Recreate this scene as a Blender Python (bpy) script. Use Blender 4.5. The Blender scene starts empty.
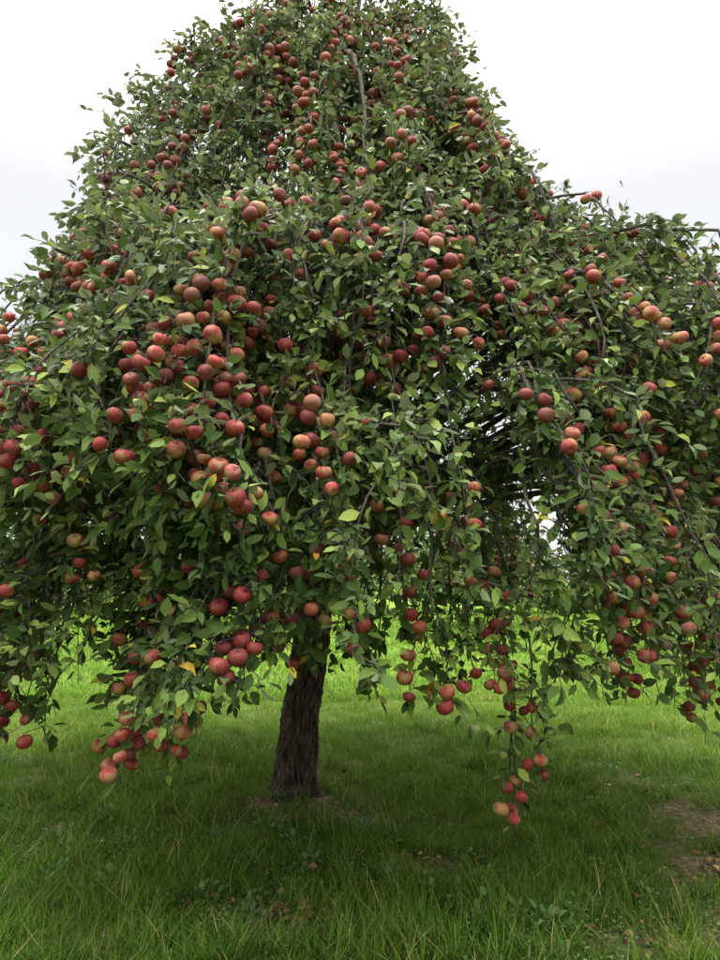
import bpy, math, numpy as np
from mathutils import Vector
rng=np.random.default_rng(11)
S=bpy.context.scene
S.view_settings.view_transform='Standard'
S.view_settings.look='None'
S.view_settings.exposure=0
# ------------------------------------------------------------------ helpers
def nrm(a): return a/np.maximum(np.linalg.norm(a,axis=-1,keepdims=True),1e-9)
def mk(name,V,loops,totals,mat,attrs=None,parent=None,smooth=True,mats=None,mi=None):
    me=bpy.data.meshes.new(name)
    V=np.ascontiguousarray(V,dtype=np.float32)
    me.vertices.add(len(V)); me.vertices.foreach_set('co',V.ravel())
    loops=np.asarray(loops,dtype=np.int32); totals=np.asarray(totals,dtype=np.int32)
    me.loops.add(len(loops)); me.loops.foreach_set('vertex_index',loops)
    me.polygons.add(len(totals))
    st=np.zeros(len(totals),dtype=np.int32); st[1:]=np.cumsum(totals)[:-1]
    me.polygons.foreach_set('loop_start',st)
    try: me.polygons.foreach_set('loop_total',totals)
    except Exception: pass
    me.update(calc_edges=True)
    if smooth: me.polygons.foreach_set('use_smooth',np.ones(len(totals),dtype=bool))
    if attrs:
        for k,v in attrs.items():
            if v.ndim==1:
                a=me.attributes.new(k,'FLOAT','POINT'); a.data.foreach_set('value',v.astype(np.float32))
            else:
                a=me.attributes.new(k,'FLOAT_VECTOR','POINT'); a.data.foreach_set('vector',v.astype(np.float32).ravel())
    me.materials.append(mat)
    me.update()
    ob=bpy.data.objects.new(name,me); S.collection.objects.link(ob)
    if parent: ob.parent=parent
    return ob
def inst(T,faces,pos,X,Y,Z,scale):
    n=len(pos);k=len(T)
    sc=scale[:,None,None] if scale.ndim==1 else scale[:,None,:]
    L=T[None]*sc
    V=pos[:,None]+L[:,:,0:1]*X[:,None]+L[:,:,1:2]*Y[:,None]+L[:,:,2:3]*Z[:,None]
    fl=np.concatenate([np.array(f) for f in faces]); tt=np.array([len(f) for f in faces])
    loops=(fl[None]+np.arange(n)[:,None]*k).ravel(); tot=np.tile(tt,n)
    return V.reshape(-1,3),loops,tot
def tubes(P,Rr,sides):
    n,p,_=P.shape
    Tn=np.gradient(P,axis=1); Tn=nrm(Tn)
    ref=np.broadcast_to(np.where(np.abs(Tn[:,:,2:3]).mean(1,keepdims=True)>.75,np.array([1.,0.13,0]),np.array([0.1,0,1.])),Tn.shape)
    A=nrm(np.cross(Tn,ref)); B=np.cross(Tn,A)
    th=np.arange(sides)/sides*2*np.pi
    V=P[:,:,None]+Rr[:,:,None,None]*(np.cos(th)[None,None,:,None]*A[:,:,None]+np.sin(th)[None,None,:,None]*B[:,:,None])
    i=np.arange(p-1)[:,None]; j=np.arange(sides)[None]
    a=i*sides+j; b=i*sides+(j+1)%sides; c=(i+1)*sides+(j+1)%sides; d=(i+1)*sides+j
    q=np.stack([a,b,c,d],-1).reshape(-1)
    loops=(q[None]+np.arange(n)[:,None]*(p*sides)).ravel()
    return V.reshape(-1,3),loops,np.full(n*(p-1)*sides,4)
def join(parts):
    V=[];L=[];T=[];o=0
    for v,l,t in parts:
        V.append(v);L.append(l+o);T.append(t);o+=len(v)
    return np.concatenate(V),np.concatenate(L),np.concatenate(T)
def sn(x,y,s=0):
    return (np.sin(x*1.7+y*.9+s)+np.sin(-x*.8+y*2.1+1.3+s*2)+np.sin(x*3.1-y*2.7+s*3+.5)*.6+np.sin(x*5.3+y*4.7+s)*.4)/3
# ------------------------------------------------------------------ materials
def newmat(n):
    m=bpy.data.materials.new(n); m.use_nodes=True; nt=m.node_tree; nt.nodes.clear()
    out=nt.nodes.new('ShaderNodeOutputMaterial'); return m,nt,out
def N(nt,t,**k):
    n=nt.nodes.new(t)
    for a,b in k.items(): setattr(n,a,b)
    return n
def ramp(nt,stops,fac):
    r=N(nt,'ShaderNodeValToRGB')
    e=r.color_ramp.elements
    e[0].position=stops[0][0]; e[0].color=(*stops[0][1],1)
    e[1].position=stops[-1][0]; e[1].color=(*stops[-1][1],1)
    for p,c in stops[1:-1]:
        x=e.new(p); x.color=(*c,1)
    nt.links.new(fac,r.inputs[0]); return r.outputs[0]
def leafmat(name,stops,trans=.3,rough=.42,gloss=.05,back=None):
    m,nt,out=newmat(name)
    at=N(nt,'ShaderNodeAttribute',attribute_name='rnd')
    c=ramp(nt,stops,at.outputs['Fac'])
    if back:
        g=N(nt,'ShaderNodeNewGeometry'); mx=N(nt,'ShaderNodeMix',data_type='RGBA')
        nt.links.new(g.outputs['Backfacing'],mx.inputs['Factor'])
        nt.links.new(c,mx.inputs['A'])
        m2=N(nt,'ShaderNodeMix',data_type='RGBA'); m2.inputs['Factor'].default_value=.5
        nt.links.new(c,m2.inputs['A']); m2.inputs['B'].default_value=(*back,1)
        nt.links.new(m2.outputs['Result'],mx.inputs['B'])
        c=mx.outputs['Result']
    d=N(nt,'ShaderNodeBsdfDiffuse'); nt.links.new(c,d.inputs['Color']); sh=d.outputs[0]
    if trans>0:
        t=N(nt,'ShaderNodeBsdfTranslucent')
        hs=N(nt,'ShaderNodeHueSaturation'); hs.inputs['Value'].default_value=1.5; hs.inputs['Hue'].default_value=.485
        nt.links.new(c,hs.inputs['Color']); nt.links.new(hs.outputs[0],t.inputs['Color'])
        mix=N(nt,'ShaderNodeMixShader'); mix.inputs[0].default_value=trans
        nt.links.new(sh,mix.inputs[1]); nt.links.new(t.outputs[0],mix.inputs[2]); sh=mix.outputs[0]
    if gloss>0:
        gl=N(nt,'ShaderNodeBsdfGlossy'); gl.inputs['Roughness'].default_value=rough; gl.inputs['Color'].default_value=(1,1,1,1)
        fr=N(nt,'ShaderNodeLayerWeight'); fr.inputs['Blend'].default_value=.12
        mu=N(nt,'ShaderNodeMath',operation='MULTIPLY'); mu.inputs[1].default_value=gloss*14
        nt.links.new(fr.outputs['Fresnel'],mu.inputs[0])
        mi_=N(nt,'ShaderNodeMath',operation='MINIMUM'); mi_.inputs[1].default_value=.12; nt.links.new(mu.outputs[0],mi_.inputs[0])
        mg=N(nt,'ShaderNodeMixShader'); nt.links.new(mi_.outputs[0],mg.inputs[0])
        nt.links.new(sh,mg.inputs[1]); nt.links.new(gl.outputs[0],mg.inputs[2]); sh=mg.outputs[0]
    nt.links.new(sh,out.inputs[0]); return m
M_leaf=leafmat('apple_leaf',[(0,(.026,.052,.014)),(.4,(.064,.108,.026)),(.75,(.14,.205,.044)),(.95,(.25,.31,.07)),(.975,(.45,.38,.04)),(1,(.30,.14,.03))],.22,.42,.06,(.19,.22,.13))
M_far=leafmat('far_leaf',[(0,(.05,.085,.03)),(.6,(.11,.16,.05)),(1,(.18,.23,.07))],0,.6,0)
M_grass=leafmat('grass_blade',[(0,(.036,.08,.012)),(.5,(.09,.18,.024)),(.85,(.17,.27,.04)),(.93,(.27,.30,.08)),(1,(.46,.37,.19))],.25,.6,0)
M_weed=leafmat('weed_leaf',[(0,(.07,.14,.05)),(.6,(.12,.21,.07)),(1,(.18,.26,.09))],.25,.6,0)
M_dead=leafmat('dead_leaf',[(0,(.08,.045,.025)),(.5,(.19,.10,.05)),(.8,(.30,.18,.09)),(1,(.42,.30,.13))],0,.7,0)
def barkmat(name,c1,c2,scale,moss=.5):
    m,nt,out=newmat(name)
    tc=N(nt,'ShaderNodeTexCoord'); mp=N(nt,'ShaderNodeMapping'); mp.inputs['Scale'].default_value=(scale,scale,scale*.28)
    nt.links.new(tc.outputs['Object'],mp.inputs[0])
    n1=N(nt,'ShaderNodeTexNoise'); n1.inputs['Scale'].default_value=1; n1.inputs['Detail'].default_value=9; n1.inputs['Roughness'].default_value=.72
    nt.links.new(mp.outputs[0],n1.inputs['Vector'])
    n2=N(nt,'ShaderNodeTexNoise'); n2.inputs['Scale'].default_value=5; n2.inputs['Detail'].default_value=6; nt.links.new(tc.outputs['Object'],n2.inputs['Vector'])
    c=ramp(nt,[(.38,c1),(.5,tuple((a+b)/2.4 for a,b in zip(c1,c2))),(.62,c2)],n1.outputs[0])
    mx=N(nt,'ShaderNodeMix',data_type='RGBA'); nt.links.new(c,mx.inputs['A']); mx.inputs['B'].default_value=(.07,.08,.05,1)
    r2=ramp(nt,[(.52,(0,0,0)),(.7,(moss,moss,moss))],n2.outputs[0]); nt.links.new(r2,mx.inputs['Factor'])
    p=N(nt,'ShaderNodeBsdfPrincipled'); p.inputs['Roughness'].default_value=.9; p.inputs['Specular IOR Level'].default_value=.2
    nt.links.new(mx.outputs['Result'],p.inputs['Base Color'])
    b=N(nt,'ShaderNodeBump'); b.inputs['Strength'].default_value=1; b.inputs['Distance'].default_value=.04
    nt.links.new(n1.outputs[0],b.inputs['Height']); nt.links.new(b.outputs[0],p.inputs['Normal'])
    nt.links.new(p.outputs[0],out.inputs[0]); return m
M_bark=barkmat('bark',(.018,.013,.010),(.20,.145,.11),26)
M_twig=barkmat('twig_bark',(.08,.065,.055),(.24,.21,.18),60)
# apple skin
m,nt,out=newmat('apple_skin'); M_apple=m
lc=N(nt,'ShaderNodeAttribute',attribute_name='lc'); rn=N(nt,'ShaderNodeAttribute',attribute_name='rnd')
mp=N(nt,'ShaderNodeMapping'); mp.inputs['Scale'].default_value=(5,5,1.1)
nt.links.new(lc.outputs['Vector'],mp.inputs[0])
ns=N(nt,'ShaderNodeTexNoise',noise_dimensions='4D'); ns.inputs['Scale'].default_value=1.6; ns.inputs['Detail'].default_value=5
mw=N(nt,'ShaderNodeMath',operation='MULTIPLY'); mw.inputs[1].default_value=60
nt.links.new(rn.outputs['Fac'],mw.inputs[0]); nt.links.new(mw.outputs[0],ns.inputs['W']); nt.links.new(mp.outputs[0],ns.inputs['Vector'])
cr=ramp(nt,[(.3,(.21,.014,.024)),(.48,(.32,.03,.036)),(.62,(.38,.08,.06)),(.8,(.40,.20,.08))],ns.outputs[0])
nb=N(nt,'ShaderNodeTexNoise',noise_dimensions='4D'); nb.inputs['Scale'].default_value=.8; nb.inputs['Detail'].default_value=1
nt.links.new(lc.outputs['Vector'],nb.inputs['Vector']); nt.links.new(mw.outputs[0],nb.inputs['W'])
ma=N(nt,'ShaderNodeMath',operation='MULTIPLY_ADD'); ma.inputs[1].default_value=.3; nt.links.new(rn.outputs['Fac'],ma.inputs[0]); nt.links.new(nb.outputs[0],ma.inputs[2])
fr=ramp(nt,[(.65,(0,0,0)),(.88,(.85,.85,.85))],ma.outputs[0])
mx=N(nt,'ShaderNodeMix',data_type='RGBA'); nt.links.new(fr,mx.inputs['Factor']); nt.links.new(cr,mx.inputs['A']); mx.inputs['B'].default_value=(.34,.25,.08,1)
du=N(nt,'ShaderNodeAttribute',attribute_name='dull')
md=N(nt,'ShaderNodeMix',data_type='RGBA'); nt.links.new(du.outputs['Fac'],md.inputs['Factor']); nt.links.new(mx.outputs['Result'],md.inputs['A']); md.inputs['B'].default_value=(.23,.095,.08,1)
hs=N(nt,'ShaderNodeHueSaturation'); hs.inputs['Saturation'].default_value=.97
vr=N(nt,'ShaderNodeMapRange'); vr.inputs['To Min'].default_value=.55; vr.inputs['To Max'].default_value=1.12
nt.links.new(rn.outputs['Fac'],vr.inputs[0]); nt.links.new(vr.outputs[0],hs.inputs['Value']); nt.links.new(md.outputs['Result'],hs.inputs['Color'])
p=N(nt,'ShaderNodeBsdfPrincipled'); p.inputs['Roughness'].default_value=.55; p.inputs['Specular IOR Level'].default_value=.22
vo=N(nt,'ShaderNodeTexVoronoi'); vo.inputs['Scale'].default_value=9; nt.links.new(lc.outputs['Vector'],vo.inputs['Vector'])
sp=ramp(nt,[(.06,(.4,.4,.4)),(.13,(0,0,0))],vo.outputs['Distance'])
m3=N(nt,'ShaderNodeMix',data_type='RGBA'); nt.links.new(sp,m3.inputs['Factor']); nt.links.new(hs.outputs[0],m3.inputs['A']); m3.inputs['B'].default_value=(.45,.3,.18,1)
nt.links.new(m3.outputs['Result'],p.inputs['Base Color']); nt.links.new(p.outputs[0],out.inputs[0])
# ground
m,nt,out=newmat('grass_ground'); M_ground=m
tc=N(nt,'ShaderNodeTexCoord')
n1=N(nt,'ShaderNodeTexNoise'); n1.inputs['Scale'].default_value=1.1; n1.inputs['Detail'].default_value=9; n1.inputs['Roughness'].default_value=.7
nt.links.new(tc.outputs['Object'],n1.inputs['Vector'])
c1=ramp(nt,[(.3,(.04,.07,.018)),(.5,(.075,.12,.028)),(.7,(.14,.15,.05))],n1.outputs[0])
at=N(nt,'ShaderNodeAttribute',attribute_name='bare')
n3=N(nt,'ShaderNodeTexNoise'); n3.inputs['Scale'].default_value=22; n3.inputs['Detail'].default_value=10; n3.inputs['Roughness'].default_value=.75; nt.links.new(tc.outputs['Object'],n3.inputs['Vector'])
c2=ramp(nt,[(.34,(.06,.04,.03)),(.5,(.19,.135,.09)),(.68,(.42,.33,.23))],n3.outputs[0])
far=N(nt,'ShaderNodeAttribute',attribute_name='far')
mxx=N(nt,'ShaderNodeMix',data_type='RGBA'); nt.links.new(at.outputs['Fac'],mxx.inputs['Factor']); nt.links.new(c1,mxx.inputs['A']); nt.links.new(c2,mxx.inputs['B'])
cf=ramp(nt,[(.3,(.11,.19,.028)),(.7,(.17,.26,.05))],n1.outputs[0])
mx4=N(nt,'ShaderNodeMix',data_type='RGBA'); nt.links.new(far.outputs['Fac'],mx4.inputs['Factor']); nt.links.new(mxx.outputs['Result'],mx4.inputs['A']); nt.links.new(cf,mx4.inputs['B'])
p=N(nt,'ShaderNodeBsdfDiffuse')
b=N(nt,'ShaderNodeBump'); b.inputs['Strength'].default_value=.9; b.inputs['Distance'].default_value=.05
nt.links.new(n3.outputs[0],b.inputs['Height']); nt.links.new(b.outputs[0],p.inputs['Normal'])
nt.links.new(mx4.outputs['Result'],p.inputs['Color']); nt.links.new(p.outputs[0],out.inputs[0])
# ------------------------------------------------------------------ terrain
TX,TY=-.44,5.4
def gz(x,y):
    z=.03*np.sin(x*1.3+y*.7)+.025*np.sin(y*1.9-x*.6+1)+.012*np.sin(x*4.1+y*3.3)
    z=z+.05*np.exp(-((x-TX)**2+(y-TY)**2)/.35)
    return z
def bare(x,y):
    b=np.zeros_like(x)
    for cx,cy,rx,ry,a in ((2.0,3.95,.45,.45,1.5),(2.35,4.9,.4,.5,1.1),(-.42,3.42,.4,.2,.9),(.38,4.15,.3,.2,.7),(TX,TY-.1,.4,.35,.8),(1.3,3.35,.4,.16,.8),(-1.6,4.5,.4,.2,.3),(.1,5.0,.4,.2,.6),(.9,4.7,.3,.16,.4)):
        b+=a*np.exp(-(((x-cx)/rx)**2+((y-cy)/ry)**2))
    b+=np.clip(sn(x*2.3,y*2.9,9)-.46,0,1)*1.5*np.exp(-np.clip(y-6.5,0,9))
    return np.clip(b*(1+.9*sn(x*5,y*6)+.5*sn(x*17,y*19,3)),0,1)
u=np.linspace(-1,1,361); g=np.sign(u)*(np.abs(u)*9+np.abs(u)**6*400)
gx,gy=np.meshgrid(g,g+6.0,indexing='ij'); gx=gx.ravel(); gy=gy.ravel()
dist=np.hypot(gx,gy-6)
V=np.stack([gx,gy,gz(gx,gy)*np.clip(1.5-dist/60,0,1)],-1)
n=361; i,j=np.meshgrid(np.arange(n-1),np.arange(n-1),indexing='ij'); a=(i*n+j).ravel()
q=np.stack([a,a+n,a+n+1,a+1],-1).ravel()
mk('grass_ground',V,q,np.full((n-1)**2,4),M_ground,{'bare':bare(gx,gy),'far':np.clip((gy-7.5)/6,0,1)})
# ------------------------------------------------------------------ grass
BT=np.array([[-.5,0,0],[.5,0,0],[-.36,.18,.5],[.36,.18,.5],[0,.62,1.0]])
BF=[(0,1,3,2),(2,3,4)]
def blades(x,y,h,w,rv,z0=None):
    n=len(x); a=rng.uniform(0,2*np.pi,n)
    X=np.stack([np.cos(a),np.sin(a),np.zeros(n)],-1); Y=np.stack([-np.sin(a),np.cos(a),np.zeros(n)],-1)
    lean=rng.normal(0,.42,(n,3)); lean[:,2]=1; Z=nrm(lean)
    sc=np.stack([w,h*rng.uniform(.2,1.8,n),h],-1)
    pos=np.stack([x,y,gz(x,y)-.004],-1)
    v,l,t=inst(BT,BF,pos,X,Y,Z,sc)
    return v,l,t,np.repeat(rv,5)
parts=[];rr=[]
def add(v,l,t,r): parts.append((v,l,t)); rr.append(r)
nn=250000
y=3.0+ (rng.random(nn)**1.25)*7; x=rng.uniform(-1,1,nn)*(y*.56+.35)
clump=sn(x*3,y*3,2)*.5+sn(x*9,y*9,4)*.5
dens=np.clip(.66+.8*clump,0.08,1)*(1-.95*bare(x,y))
dt=np.hypot(x-TX,y-TY); dens*=np.clip((dt-.13)/.25,0,1)
k=rng.random(nn)<dens; x,y,clump=x[k],y[k],clump[k]; nn=len(x)
h=rng.uniform(.03,.09,nn)*(1+1.1*np.clip(clump,-.5,1)); 
rv=np.clip(.42+.24*sn(x*1.3,y*1.3,7)+.22*sn(x*6,y*8,1)+rng.normal(0,.17,nn)+.03*(y-5),0,.9); dry=rng.random(nn)<.035+.10*(sn(x*2,y*3,6)>.35); rv[dry]=rng.uniform(.92,1,dry.sum())
add(*blades(x,y,h,rng.uniform(.0032,.006,nn),rv))
cx=[];cy=[]
for _ in range(520):
    yy=3.1+rng.random()**1.4*5.0; xx=rng.uniform(-1,1)*(yy*.55+.2)
    m_=rng.integers(25,90); s=rng.uniform(.02,.08)
    cx.append(rng.normal(xx,s,m_)); cy.append(rng.normal(yy,s,m_))
for (xx,yy,mm,s) in ((-1.75,5.9,500,.35),(1.0,3.6,800,.3),(-1.3,3.6,800,.35),(.75,3.5,350,.14),(-2.0,6.3,400,.4),(1.5,3.5,500,.2),(-.9,3.9,500,.25),(0.1,3.4,500,.2)):
    cx.append(rng.normal(xx,s,mm)); cy.append(rng.normal(yy,s,mm))
x=np.concatenate(cx);y=np.concatenate(cy); k=rng.random(len(x))>bare(x,y)*1.2; x=x[k];y=y[k]; nn=len(x)
add(*blades(x,y,rng.uniform(.08,.21,nn),rng.uniform(.003,.006,nn),np.clip(rng.normal(.55,.24,nn),0,1)))
nn=90000; y=9.5+rng.random(nn)**1.3*30; x=rng.uniform(-1,1,nn)*(y*.56+.3)
add(*blades(x,y,rng.uniform(.05,.11,nn)*(1+.02*y),.004+.0011*y,np.clip(.62+.14*sn(x,y,3)+.1*sn(x*4,y*4,3)+rng.normal(0,.13,nn),0,.96)))
v,l,t=join(parts)
mk('grass',v,l,t,M_grass,{'rnd':np.concatenate(rr)})
# ------------------------------------------------------------------ leaf templates
LT=np.array([[0,0,0],[-.24,.3,.05],[-.22,.66,.045],[0,1,-.10],[.22,.66,.045],[.24,.3,.05],[0,.32,-.015],[0,.68,-.03]])
LF=[(0,6,1),(1,6,7,2),(2,7,3),(0,5,6),(5,4,7,6),(4,3,7)]
def leaves(base,d,nv,size,width=1.0):
    d=nrm(d); X=nrm(np.cross(d,nv)); Z=np.cross(X,d)
    n=len(base); sc=np.stack([size*width*rng.uniform(.75,1.15,n),size,size*rng.uniform(-.4,2.6,n)],-1)
    return inst(LT,LF,base,X,d,Z,sc)
# ------------------------------------------------------------------ crown
CX,CY=-.1,5.4
zs=np.array([.4,1.2,2.3,2.7,3.03,3.5,3.87,4.3,4.74,5.2,5.66,6.1,6.43,6.7])
pl=np.array([3.1,3.2,3.1,2.65,2.15,1.92,1.88,1.95,1.88,1.64,1.25,.80,.48,.12])
pr=np.array([3.0,3.1,3.1,2.9,2.6,2.2,1.9,1.42,1.02,.90,.82,.74,.58,.14])
pf=np.array([2.75,2.8,2.7,2.6,2.45,2.12,1.86,1.6,1.38,1.14,.9,.68,.47,.12])
pb=np.array([2.6,2.7,2.7,2.6,2.4,2.1,1.8,1.5,1.3,1.15,.92,.7,.5,.12])
def RR(z,az):
    c,s=np.cos(az),np.sin(az)
    r=np.interp(z,zs,pl)*np.where(c<0,c*c,0)+np.interp(z,zs,pr)*np.where(c>=0,c*c,0)+np.interp(z,zs,pf)*np.where(s<0,s*s,0)+np.interp(z,zs,pb)*np.where(s>=0,s*s,0)
    return r*(1+.045*np.sin(5*az+1.7*z)+.04*np.sin(9*az-3.3*z+1)+.035*np.sin(4*az+6*z+2))
bx=np.array([-1.9,-1.48,-1.17,-1.03,-.86,-.7,-.45,-.25,-.04,.25,.62,.82,1.48,2])
bz=np.array([.95,.96,1.22,1.04,.88,1.0,1.18,1.34,1.18,1.12,1.1,1.1,1.0,.98])
def zbot(az):
    x=CX+2.75*np.cos(az); f=np.interp(x,bx,bz)
    s=np.sin(az)
    side=.94; back=1.45
    w=np.clip(-s*1.6,0,1)
    return np.where(s<0,f*w+side*(1-w),side+(back-side)*np.clip(s*1.5,0,1))
tree=bpy.data.objects.new('apple_tree',None); S.collection.objects.link(tree)
strands=[]; limbs=[]
def pt(az,z,f): 
    r=RR(z,az)*f; return np.array([CX+r*np.cos(az),CY+r*np.sin(az),z])
NM=205
zz=np.linspace(2.1,6.5,200); pz=np.interp(zz,zs,pf)+.75; pz/=pz.sum()
for i in range(NM):
    if rng.random()<.63: az=-np.pi/2+rng.uniform(-1,1)*1.9
    else: az=rng.uniform(0,2*np.pi)
    zt=rng.choice(zz,p=pz)
    lay=rng.choice([1.05,.96,.86,.68],p=[.37,.26,.2,.17])
    tip=pt(az,zt,lay*.93)
    z0=max(1.7,zt*.52+rng.uniform(-.2,.3)); root=np.array([TX+(CX-TX)*(z0-1.7)/4,TY,z0])+rng.normal(0,.05,3)
    tt=np.linspace(0,1,9)[:,None]
    ctrl=(root+tip)/2+np.array([0,0,.4+.1*rng.random()])
    P=(1-tt)**2*root+2*tt*(1-tt)*ctrl+tt**2*tip+rng.normal(0,.02,(9,3))
    limbs.append(P)
    fm=rng.uniform(.5,1.25)
    for kx in range(rng.integers(4,7)):
        a2=az+rng.normal(0,.12)/max(.5,RR(zt,az)/2)
        t0=rng.uniform(.6,1); i0=int(t0*8); s0=P[i0]
        L=rng.uniform(.7,2.2); zb=zbot(a2)+abs(rng.normal(0,.16))
        ztop=zt+rng.uniform(-.1,.15); ze=max(ztop-L,zb)
        if ztop-ze<.35: ztop=ze+.35
        m_=20; q=np.linspace(0,1,m_)
        f=lay+rng.normal(0,.03)
        az_=a2+rng.normal(0,.05)*q+.02*np.sin(q*7+rng.random()*6)
        z=ztop-(ztop-ze)*np.clip(q-.12,0,1)/.88
        rs=RR(z,az_)*f; r=.6*rs+.4*(RR(ztop-.1,a2)*f+.08+ .22*q)
        r=np.minimum(r,rs*1.02)
        PP=np.stack([CX+r*np.cos(az_),CY+r*np.sin(az_),z],-1)
        w=np.clip(1-q/.2,0,1)[:,None]**1.3
        PP=PP*(1-w)+s0*w
        PP[:,:2]+=np.cumsum(rng.normal(0,.008,(m_,2)),0)
        strands.append((PP,f,fm))
HS=[]
def hang(x,y,zt,ze,n=1,sp=.05,fm=.9,tip=0):
    for _ in range(n):
        q=np.linspace(0,1,20)
        xx=x+rng.normal(0,sp); yy=y+rng.normal(0,sp); ee=ze+abs(rng.normal(0,sp*1.5))
        az=math.atan2(yy-CY,xx-CX)
        rin=.3*(1-q)**2
        PP=np.stack([xx-math.cos(az)*rin+.02*np.sin(q*9+rng.random()*5),yy-math.sin(az)*rin,zt+(ee-zt)*q],-1)
        if tip: HS.append((len(strands),tip))
        strands.append((PP,1.0,fm))
hang(-.86,2.95,1.9,.80,5,.08,.8,3); hang(-.70,2.95,1.7,.98,3,.06,.8,2); hang(-1.0,3.0,1.6,1.0,2)
hang(.72,3.3,2.0,.58,2,.02,.8,4); hang(.80,3.35,1.9,.72,1,.03,.9,2)
hang(.30,3.0,1.9,1.1,2,.05,.9,2); hang(.5,3.1,1.9,1.15,2,.05,.9,2); hang(-.2,2.8,1.8,1.3,1,.01,.9,2)
hang(1.75,3.8,1.9,.93,4,.12,1.2,2); hang(2.1,4.1,1.9,.86,5,.15,1.2,2); hang(1.3,3.4,2.0,1.06,4,.08,1.2,2); hang(2.6,4.7,1.9,.75,5,.2,1.2,2)
hang(-1.5,3.1,2.,.96,5,.09,.8,2); hang(-1.75,3.5,2.0,.88,4,.1,.8,2)
SP=np.stack([s[0] for s in strands]); SF=np.array([s[1] for s in strands]); SM=np.array([s[2] for s in strands])
LP=np.stack(limbs)
nS=len(SP)
seg=np.linalg.norm(np.diff(SP,axis=1),axis=2).sum(1)
def along(idx,t):
    f=t*(SP.shape[1]-1); i=np.minimum(f.astype(int),SP.shape[1]-2); w=(f-i)[:,None]
    return SP[idx,i]*(1-w)+SP[idx,i+1]*w
def outw(p):
    o=p-np.array([CX,CY,0]); o[:,2]=0; return nrm(o)
# ---- apples
AP=[];ATT=[];AR=[]
grid={}
def ok(p,md):
    k=tuple((p/.1).astype(int))
    for a in(-1,0,1):
        for b in(-1,0,1):
            for c in(-1,0,1):
                for q in grid.get((k[0]+a,k[1]+b,k[2]+c),()):
                    if np.linalg.norm(q-p)<md: return False
    grid.setdefault(k,[]).append(p); return True
def put(s,t):
    a=along(np.array([s]),np.array([t]))[0]
    o=outw(a[None])[0]; tg=np.array([-o[1],o[0],0])
    r=rng.uniform(.025,.035)
    c=a+o*rng.uniform(.01,.09)+tg*rng.normal(0,.04)+np.array([0,0,-r-rng.uniform(.0,.03)])
    if ok(c,.058): AP.append(c);ATT.append(a);AR.append(r)
for s,k_ in HS:
    for q_ in range(k_): put(s,1-q_*.07/seg[s])
for s in range(nS):
    if rng.random()>SM[s]*(.95 if SF[s]>.82 else .4): continue
    for run in range(rng.choice([1,2,3,4],p=[.18,.3,.32,.2])):
        t=rng.uniform(.1,.97); cnt=min(9,1+rng.geometric(.3)); 
        for kx in range(cnt):
            if not .08<t<=1: break
            zc=along(np.array([s]),np.array([t]))[0][2]
            if rng.random()<(.92 if zc>2.0 else .62): put(s,t)
            t+=rng.uniform(.035,.09)/seg[s]
AP=np.array(AP);ATT=np.array(ATT);AR=np.array(AR); nA=len(AP)
segs,rings=16,11
th=np.linspace(0,np.pi,rings)
def prof(t):
    r=np.sin(t)*(1.04+.05*np.cos(t)); z=.92*np.cos(t)-.42*np.exp(-(t/.38)**2)+.22*np.exp(-((np.pi-t)/.3)**2); return r,z
T=[];
for t_ in th[1:-1]:
    r,z=prof(t_)
    for s in range(segs):
        b=1+.03*np.cos(5*2*np.pi*s/segs)*(1 if t_>1.8 else .3)
        T.append([r*b*np.cos(2*np.pi*s/segs),r*b*np.sin(2*np.pi*s/segs),z])
T.append([0,0,prof(0)[1]]);T.append([0,0,prof(np.pi)[1]]);T=np.array(T)
F=[]
for a in range(rings-3):
    for s in range(segs):
        s2=(s+1)%segs; F.append((a*segs+s,(a+1)*segs+s,(a+1)*segs+s2,a*segs+s2))
top=len(T)-2
for s in range(segs):
    s2=(s+1)%segs; F.append((top,s,s2)); F.append((top+1,(rings-3)*segs+s2,(rings-3)*segs+s))
Z=nrm(np.array([0,0,1.])+rng.normal(0,.38,(nA,3))); X=nrm(np.cross(Z,rng.normal(0,1,(nA,3)))); Y=np.cross(Z,X)
sc=AR[:,None]*np.stack([rng.uniform(.95,1.05,nA),rng.uniform(.95,1.05,nA),rng.uniform(.9,1.08,nA)],-1)
v,l,t=inst(T,F,AP,X,Y,Z,sc)
dull=np.clip(rng.normal(.1,.25,nA)+.12*(AP[:,2]-2.2),0,.8)
mk('apples',v,l,t,M_apple,{'lc':np.tile(T,(nA,1)),'rnd':np.repeat(rng.random(nA),len(T)),'dull':np.repeat(dull,len(T))},tree)
st0=AP+Z*(AR*.5)[:,None]; stm=st0+Z*(AR*.6)[:,None]
ST=np.stack([st0,stm,ATT],1)
# ---- twigs + leaves
ntw=(seg*10).astype(int)+2
idx=np.repeat(np.arange(nS),ntw); tt=rng.uniform(.1,1,len(idx)); tt=np.where(rng.random(len(idx))<.06,1,tt)
b=along(idx,tt); o=outw(b); n=len(b)
td=nrm(o*.55+rng.normal(0,.6,(n,3))+np.array([0,0,-.12])); tl=rng.uniform(.05,.2,n)
q=np.linspace(0,1,4)[None,:,None]
TW=b[:,None]+td[:,None]*tl[:,None,None]*q+np.array([0,0,-1.])*(q**2)*tl[:,None,None]*.3
nsht=320
saz=rng.uniform(0,2*np.pi,nsht); sz=rng.uniform(2.6,6.6,nsht)
saz[:18]=rng.normal(np.pi,.35,18); sz[:18]=rng.normal(4.9,.25,18)
r0_=RR(sz,saz)
sb=np.stack([CX+r0_*.72*np.cos(saz),CY+r0_*.72*np.sin(saz),sz-.05],-1); so=outw(sb)
up=np.clip((sz-2.5)/4,0.1,1)
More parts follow.
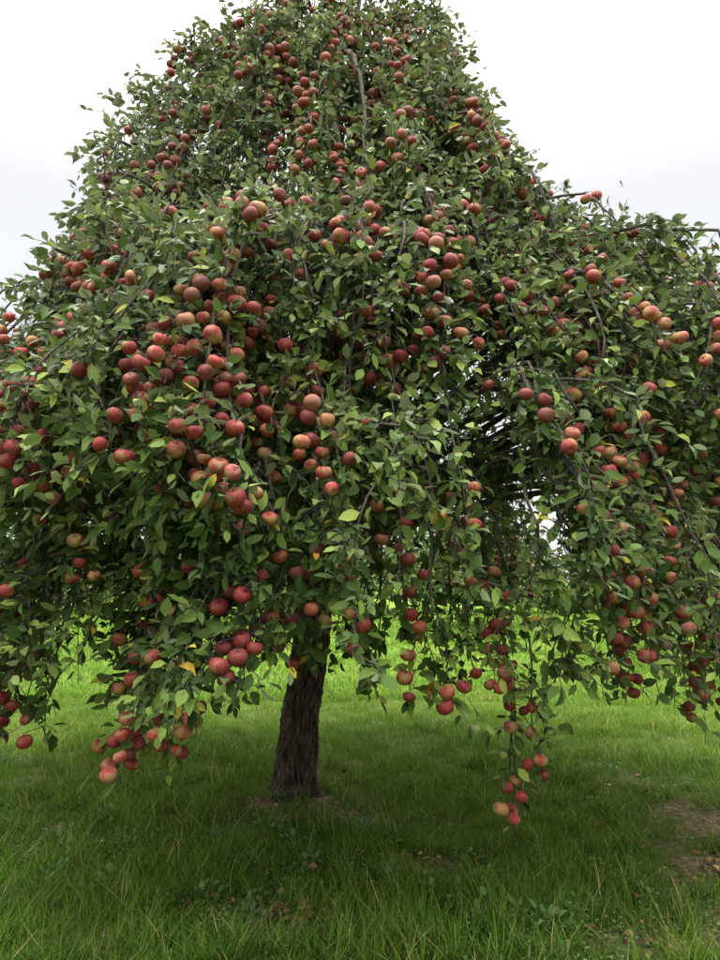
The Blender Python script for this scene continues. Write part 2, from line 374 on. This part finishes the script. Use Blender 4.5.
sd=nrm(so*1.2+np.array([0,0,1.])*(up*rng.uniform(0,1.1,nsht))[:,None]+rng.normal(0,.25,(nsht,3))); sl=rng.uniform(.15,.5,nsht)+r0_*.24
SH=sb[:,None]+sd[:,None]*sl[:,None,None]*np.linspace(0,1,6)[None,:,None]-np.array([0,0,1.])*(np.linspace(0,1,6)[None,:,None]**2)*sl[:,None,None]*.25
def onpath(P,nper,lo=0):
    N_,m_=P.shape[:2]; id_=np.repeat(np.arange(N_),nper); t=rng.uniform(lo,1,len(id_)); f=t*(m_-1); i=np.minimum(f.astype(int),m_-2); w=(f-i)[:,None]
    return P[id_,i]*(1-w)+P[id_,i+1]*w, nrm(P[id_,i+1]-P[id_,i])
B1,D1=onpath(TW,rng.integers(4,9,n),.15)
B2,D2=onpath(SH,rng.integers(18,34,nsht),.15)
B3=along(np.repeat(np.arange(nS),(seg*18).astype(int)),rng.uniform(.08,1,int((seg*18).astype(int).sum()))); D3=np.zeros_like(B3)
n4=11000; i4=rng.integers(0,len(LP),n4); k4=rng.integers(3,9,n4); B4=LP[i4,k4]+rng.normal(0,.13,(n4,3)); D4=np.zeros_like(B4)
B=np.concatenate([B1,B2,B3,B4]);D=np.concatenate([D1,D2,D3,D4])
n=len(B); o=outw(B)
d=nrm(D*.55+o*.35+np.array([0,0,-.25])+rng.normal(0,.5,(n,3)))
pet=rng.uniform(.005,.025,n)[:,None]; B=B+d*pet
size=rng.uniform(.04,.08,n)
nv=nrm(o*.5+np.array([0,0,.75])+rng.normal(0,.6,(n,3)))
ctr=B+d*(size*.5)[:,None]; keep=np.ones(n,bool)
from mathutils.kdtree import KDTree
kd=KDTree(nA)
for i in range(nA): kd.insert(AP[i],i)
kd.balance()
oa=outw(AP)
fr=AP+oa*.05
kd2=KDTree(nA)
for i in range(nA): kd2.insert(fr[i],i)
kd2.balance()
rk=rng.random(n)
for i in range(n):
    if kd.find(ctr[i])[2]<.042: keep[i]=False
    elif rk[i]<.7 and kd2.find(ctr[i])[2]<.05: keep[i]=False
# lower right skirt is thin and twiggy
sk=np.clip((B[:,0]-.7)/.6,0,1)*np.clip((2.15-B[:,2])/.5,0,1)*.5
cln=np.clip(.5-1.2*sn(B[:,0]*3+B[:,1]*2,B[:,2]*3.4+B[:,1],8),0,1)*.32
keep&=rng.random(n)>np.maximum(sk,cln)
B,d,nv,size=B[keep],d[keep],nv[keep],size[keep]; n=len(B)
v,l,t=leaves(B,d,nv,size,1.02)
cl=.45+.18*sn(B[:,0]*2.2+B[:,1],B[:,2]*2.2,5)+rng.normal(0,.24,n); cl=np.clip(cl,0,.95)
yl=rng.random(n)<.009; cl[yl]=rng.uniform(.96,1,yl.sum())
mk('leaves',v,l,t,M_leaf,{'rnd':np.repeat(cl,8)},tree)
# ---- wood
q=np.linspace(0,1,20)
rS=(.0065*(1-q)+.002)[None]*rng.uniform(.8,1.3,nS)[:,None]
q9=np.linspace(0,1,9)
rL=(.04*(1-q9)**1.2+.009)[None]*rng.uniform(.7,1.1,len(LP))[:,None]*np.clip(1.5-LP[:,-1,2]/8,.5,1)[:,None]
parts=[tubes(SP,rS,5),tubes(TW,np.full(TW.shape[:2],.0018),3),tubes(SH,np.repeat(np.linspace(.0045,.0015,6)[None],nsht,0),4),tubes(ST,np.full((nA,3),.0017),3)]
v,l,t=join(parts); mk('twigs',v,l,t,M_twig,None,tree)
def curve(pts,m_):
    pts=np.array(pts,float); k=len(pts); u=np.linspace(0,k-1,m_); 
    P=np.concatenate([[2*pts[0]-pts[1]],pts,[2*pts[-1]-pts[-2]]]); out=[]
    for s in u:
        i=min(int(s),k-2); f=s-i; a,b_,c,d_=P[i],P[i+1],P[i+2],P[i+3]
        out.append(.5*((2*b_)+(-a+c)*f+(2*a-5*b_+4*c-d_)*f*f+(-a+3*b_-3*c+d_)*f**3))
    return np.array(out)
big=[
 ([(TX+.05,TY,1.7),(-.3,5.4,2.8),(-.15,5.5,4.2),(-.02,5.65,5.1),(-.12,5.6,5.9)],.11,.005),
 ([(TX,TY,1.6),(-.9,5.2,2.6),(-1.3,5.1,3.9),(-1.6,5.0,4.4),(-1.8,4.9,4.0)],.09,.010),
 ([(TX,TY,1.6),(.2,5.3,2.6),(.6,5.1,3.7),(1.0,4.85,4.25),(1.5,4.7,4.1),(1.85,4.6,3.6),(2.1,4.5,2.8)],.08,.008),
 ([(TX,TY,1.65),(-.6,4.8,2.6),(-.7,4.0,3.2),(-.8,3.5,3.2),(-.9,3.1,2.5)],.07,.007),
 ([(TX,TY,1.65),(-.2,4.9,2.8),(-.2,4.5,4.2),(-.14,4.15,4.95),(-.02,3.85,4.75),(.03,3.66,4.2),(-.03,3.5,3.5)],.05,.005),
 ([(TX,TY,1.6),(-.4,6.,2.7),(-.2,6.8,3.4),(0,7.4,2.8)],.08,.01),
 ([(TX,TY,1.65),(.3,5.8,3.0),(.7,6.2,4.0),(1.2,6.7,3.4)],.08,.01),
 ([(TX,TY,1.65),(-1.2,5.7,2.7),(-1.9,5.8,3.1),(-2.6,5.7,2.5)],.075,.01)]
bp=[tubes(LP,rL,6)]
for pts,r0,r1 in big:
    P=curve(pts,36); P[3:]+=rng.normal(0,.006,P[3:].shape)
    bp.append(tubes(P[None],(r1+(r0-r1)*(1-np.linspace(0,1,36))**1.5)[None],9))
v,l,t=join(bp); mk('limbs',v,l,t,M_twig,None,tree)
# trunk
P=curve([(TX-.08,TY,-.15),(TX-.06,TY,.1),(TX-.01,TY,.6),(TX+.07,TY,1.1),(TX+.08,TY,1.6),(TX+.1,TY,2.1),(TX+.2,TY-.02,3.0)],150)
sd_=120; th=np.arange(sd_)/sd_*2*np.pi; zl=P[:,2]
rt=np.interp(zl,[-.15,0,.12,.4,1.0,1.6,2.2,3.0],[.23,.185,.16,.142,.13,.145,.11,.06])
Tt=th[None]; Zz=zl[:,None]
flare=np.exp(-np.clip(Zz,0,9)/.15)
rad=rt[:,None]*(1+.08*np.sin(3*Tt+1.2+Zz*1.8)+.05*np.sin(5*Tt-1.4*Zz)+flare*.15*np.sin(5*Tt+.5))
ridge=np.abs(np.sin(11*Tt+2.2*np.sin(Zz*6)+1.5*np.sin(Zz*15+Tt*2)))
rad+= -.026*(1-ridge)**2+.007*np.sin(17*Tt+Zz*19)+.007*np.sin(Zz*34+6*np.sin(Tt*4))+rng.normal(0,.0025,rad.shape)
rad+=.03*np.exp(-((Tt-4.4)**2/.06+(Zz-.95)**2/.006))
V=np.stack([P[:,0:1]+rad*np.cos(Tt),P[:,1:2]+rad*np.sin(Tt),np.broadcast_to(Zz,rad.shape)],-1).reshape(-1,3)
i=np.arange(149)[:,None]; j=np.arange(sd_)[None]
q=np.stack([i*sd_+j,i*sd_+(j+1)%sd_,(i+1)*sd_+(j+1)%sd_,(i+1)*sd_+j],-1).reshape(-1)
mk('trunk',V,q,np.full(149*sd_,4),M_bark,None,tree)
# ------------------------------------------------------------------ fallen leaves, weeds
n=150; y=3.2+rng.random(n)**1.2*3.5; x=rng.uniform(-1,1,n)*(y*.54)
ex=[(-.42,3.45,55,.15),(.38,4.2,30,.13),(1.95,4.0,55,.25),(1.3,3.4,25,.15),(TX+.1,TY-.4,25,.22),(.9,4.6,8,.12)]
x=np.concatenate([x]+[rng.normal(a,s,c) for a,b_,c,s in ex]); y=np.concatenate([y]+[rng.normal(b_,s*.7,c) for a,b_,c,s in ex]); n=len(x)
b=np.stack([x,y,gz(x,y)+rng.uniform(.01,.05,n)],-1)
d=rng.normal(0,1,(n,3)); d[:,2]*=.3; nv=np.array([0,0,1.])+rng.normal(0,.5,(n,3))
v,l,t=leaves(b,d,nv,rng.uniform(.03,.06,n),1.2)
mk('fallen_leaves',v,l,t,M_dead,{'rnd':np.repeat(rng.random(n)**1.3,8)})
bs=[];ds=[];nvv=[];sz=[]
W=[(.55,3.35),(.72,3.42),(1.02,3.5),(.48,3.6),(1.15,3.65),(.6,3.5),(.85,3.38),(-.75,3.55),(-1.3,3.7),(1.45,3.7),(.15,3.8)]+[(rng.uniform(-.5,.5)*yy,yy) for yy in rng.uniform(3.3,6.5,34)]
for (xx,yy) in W:
    m_=rng.integers(14,34); a=rng.uniform(0,6.28,m_); el=rng.uniform(.1,1.3,m_)
    dd=np.stack([np.cos(a)*np.cos(el),np.sin(a)*np.cos(el),np.sin(el)],-1)
    r=rng.uniform(0,.09,m_); base=np.stack([xx+np.cos(a)*r,yy+np.sin(a)*r,np.zeros(m_)],-1); base[:,2]=gz(base[:,0],base[:,1])+rng.uniform(0,.09,m_)
    bs.append(base);ds.append(dd);nvv.append(np.array([0,0,1.])-dd*.3+rng.normal(0,.2,(m_,3)));sz.append(rng.uniform(.025,.055,m_))
# clover patches
for _ in range(70):
    yy=3.2+rng.random()**1.5*3.2; xx=rng.uniform(-1,1)*yy*.54; m_=rng.integers(40,130); s=rng.uniform(.05,.16)
    base=np.stack([rng.normal(xx,s,m_),rng.normal(yy,s,m_),np.zeros(m_)],-1); base[:,2]=gz(base[:,0],base[:,1])+rng.uniform(.02,.075,m_)
    dd=rng.normal(0,1,(m_,3)); dd[:,2]*=.3
    bs.append(base);ds.append(dd);nvv.append(np.array([0,0,1.])+rng.normal(0,.3,(m_,3)));sz.append(rng.uniform(.012,.026,m_))
b=np.concatenate(bs); v,l,t=leaves(b,np.concatenate(ds),np.concatenate(nvv),np.concatenate(sz),1.2)
mk('weeds',v,l,t,M_weed,{'rnd':np.repeat(rng.random(len(b)),8)})
# ------------------------------------------------------------------ background vegetation
def cloud(cent,rad,n,ls,gzf=0):
    cent=np.array(cent);rad=np.array(rad)
    c=rng.integers(0,len(cent),n); dirv=nrm(rng.normal(0,1,(n,3))); f=rng.uniform(.6,1.08,n)[:,None]
    b=cent[c]+dirv*rad[c]*f
    b[:,2]=np.maximum(b[:,2],.05)
    d=dirv*.5+rng.normal(0,.6,(n,3)); nv=dirv+np.array([0,0,.6])+rng.normal(0,.4,(n,3))
    v,l,t=leaves(b,d,nv,rng.uniform(.7,1.3,n)*ls,1.2)
    rv=np.clip(.5+.25*np.sin(c*2.4)+rng.normal(0,.18,n),0,1)
    return v,l,t,np.repeat(rv,8)
def bgtree(name,x,y,h,r,n,ls):
    e=bpy.data.objects.new(name,None); S.collection.objects.link(e)
    P=curve([(x,y,-.1),(x+.1,y,h*.2),(x,y,h*.5),(x-.1,y,h*.8)],14)
    pp=[tubes(P[None],np.linspace(.16,.03,14)[None],10)]
    cs=[];rs=[]
    for _ in range(26):
        a=rng.uniform(0,6.28); z=h*rng.uniform(.22,.9); q=r*np.sqrt(rng.random())*(1-.75*abs(z/h-.4))
        c=(x+q*np.cos(a),y+q*np.sin(a),z); cs.append(c); k=rng.uniform(.45,.85)*r*.42; rs.append((k,k,k*.85))
        pp.append(tubes(curve([(x,y,h*.22),((x+c[0])/2,(y+c[1])/2,z*.8),c],8)[None],np.linspace(.05,.012,8)[None],5))
    v,l,t=join(pp); mk('trunk_and_limbs',v,l,t,M_bark,None,e)
    v,l,t,r_=cloud(cs,rs,n,ls); mk('foliage',v,l,t,M_far,{'rnd':r_},e)
bgtree('orchard_tree',8.3,13.5,6.0,3.2,16000,.12)
bgtree('orchard_tree',-9.6,15,4.4,3.0,12000,.12)
bgtree('orchard_tree',3.5,24,4.2,2.4,8000,.14)
bgtree('orchard_tree',-4.5,26,4.2,2.6,8000,.14)
cs=[];rs=[]
for x in np.arange(-34,36,1.3):
    h=2.2+.8*np.sin(x*.45)+rng.uniform(-.4,.7)
    if 11<x<16: h*=.45
    for _ in range(3):
        cs.append((x+rng.normal(0,.5),33+rng.normal(0,.6),h*rng.uniform(.35,.85))); k=rng.uniform(.8,1.3); rs.append((k,k,h*.4))
v,l,t,r_=cloud(cs,rs,42000,.2); mk('hedge',v,l,t,M_far,{'rnd':r_*.8})
cs=[];rs=[]
for x in np.arange(-75,76,3.2):
    h=5+1.6*np.sin(x*.11)+rng.uniform(-1.5,2)
    if 26<x<36: h*=.3
    for _ in range(4):
        cs.append((x+rng.normal(0,1.2),75+rng.normal(0,2),h*rng.uniform(.3,.85))); k=rng.uniform(1.6,3); rs.append((k,k,h*.25+.6))
v,l,t,r_=cloud(cs,rs,40000,.5); mk('distant_trees',v,l,t,M_far,{'rnd':r_*.6})
# ------------------------------------------------------------------ light
SE,SR=math.radians(62),math.radians(205)
w=bpy.data.worlds.new('World'); S.world=w; w.use_nodes=True; nt=w.node_tree; nt.nodes.clear()
out=N(nt,'ShaderNodeOutputWorld'); sky=N(nt,'ShaderNodeTexSky',sky_type='NISHITA'); sky.sun_disc=False; sky.sun_elevation=SE; sky.sun_rotation=SR; sky.dust_density=4
b1=N(nt,'ShaderNodeBackground'); b1.inputs[1].default_value=.05; nt.links.new(sky.outputs[0],b1.inputs[0])
tc=N(nt,'ShaderNodeTexCoord'); sx=N(nt,'ShaderNodeSeparateXYZ'); nt.links.new(tc.outputs['Generated'],sx.inputs[0])
r=N(nt,'ShaderNodeMapRange',interpolation_type='SMOOTHSTEP'); r.inputs['From Min'].default_value=.48; r.inputs['From Max'].default_value=.97; r.inputs['To Min'].default_value=.86; r.inputs['To Max'].default_value=8.0
nt.links.new(sx.outputs['Z'],r.inputs[0])
b2=N(nt,'ShaderNodeBackground'); b2.inputs[0].default_value=(1,.985,.965,1); nt.links.new(r.outputs[0],b2.inputs[1])
ad=N(nt,'ShaderNodeAddShader'); nt.links.new(b1.outputs[0],ad.inputs[0]); nt.links.new(b2.outputs[0],ad.inputs[1]); nt.links.new(ad.outputs[0],out.inputs[0])
sl=bpy.data.lights.new('sun','SUN'); sl.energy=1.5; sl.angle=math.radians(20); sl.color=(1,.97,.92)
so=bpy.data.objects.new('sun',sl); S.collection.objects.link(so)
dv=Vector((math.sin(SR)*math.cos(SE),math.cos(SR)*math.cos(SE),math.sin(SE)))
so.rotation_euler=dv.to_track_quat('Z','Y').to_euler()
# ------------------------------------------------------------------ camera
cd=bpy.data.cameras.new('camera'); cam=bpy.data.objects.new('camera',cd); S.collection.objects.link(cam); S.camera=cam
cd.sensor_fit='VERTICAL'; cd.sensor_height=36; cd.lens=26; cd.clip_end=2000; cd.clip_start=.05
cam.location=(0,0,1.6); cam.rotation_euler=(math.radians(98.2),0,0)
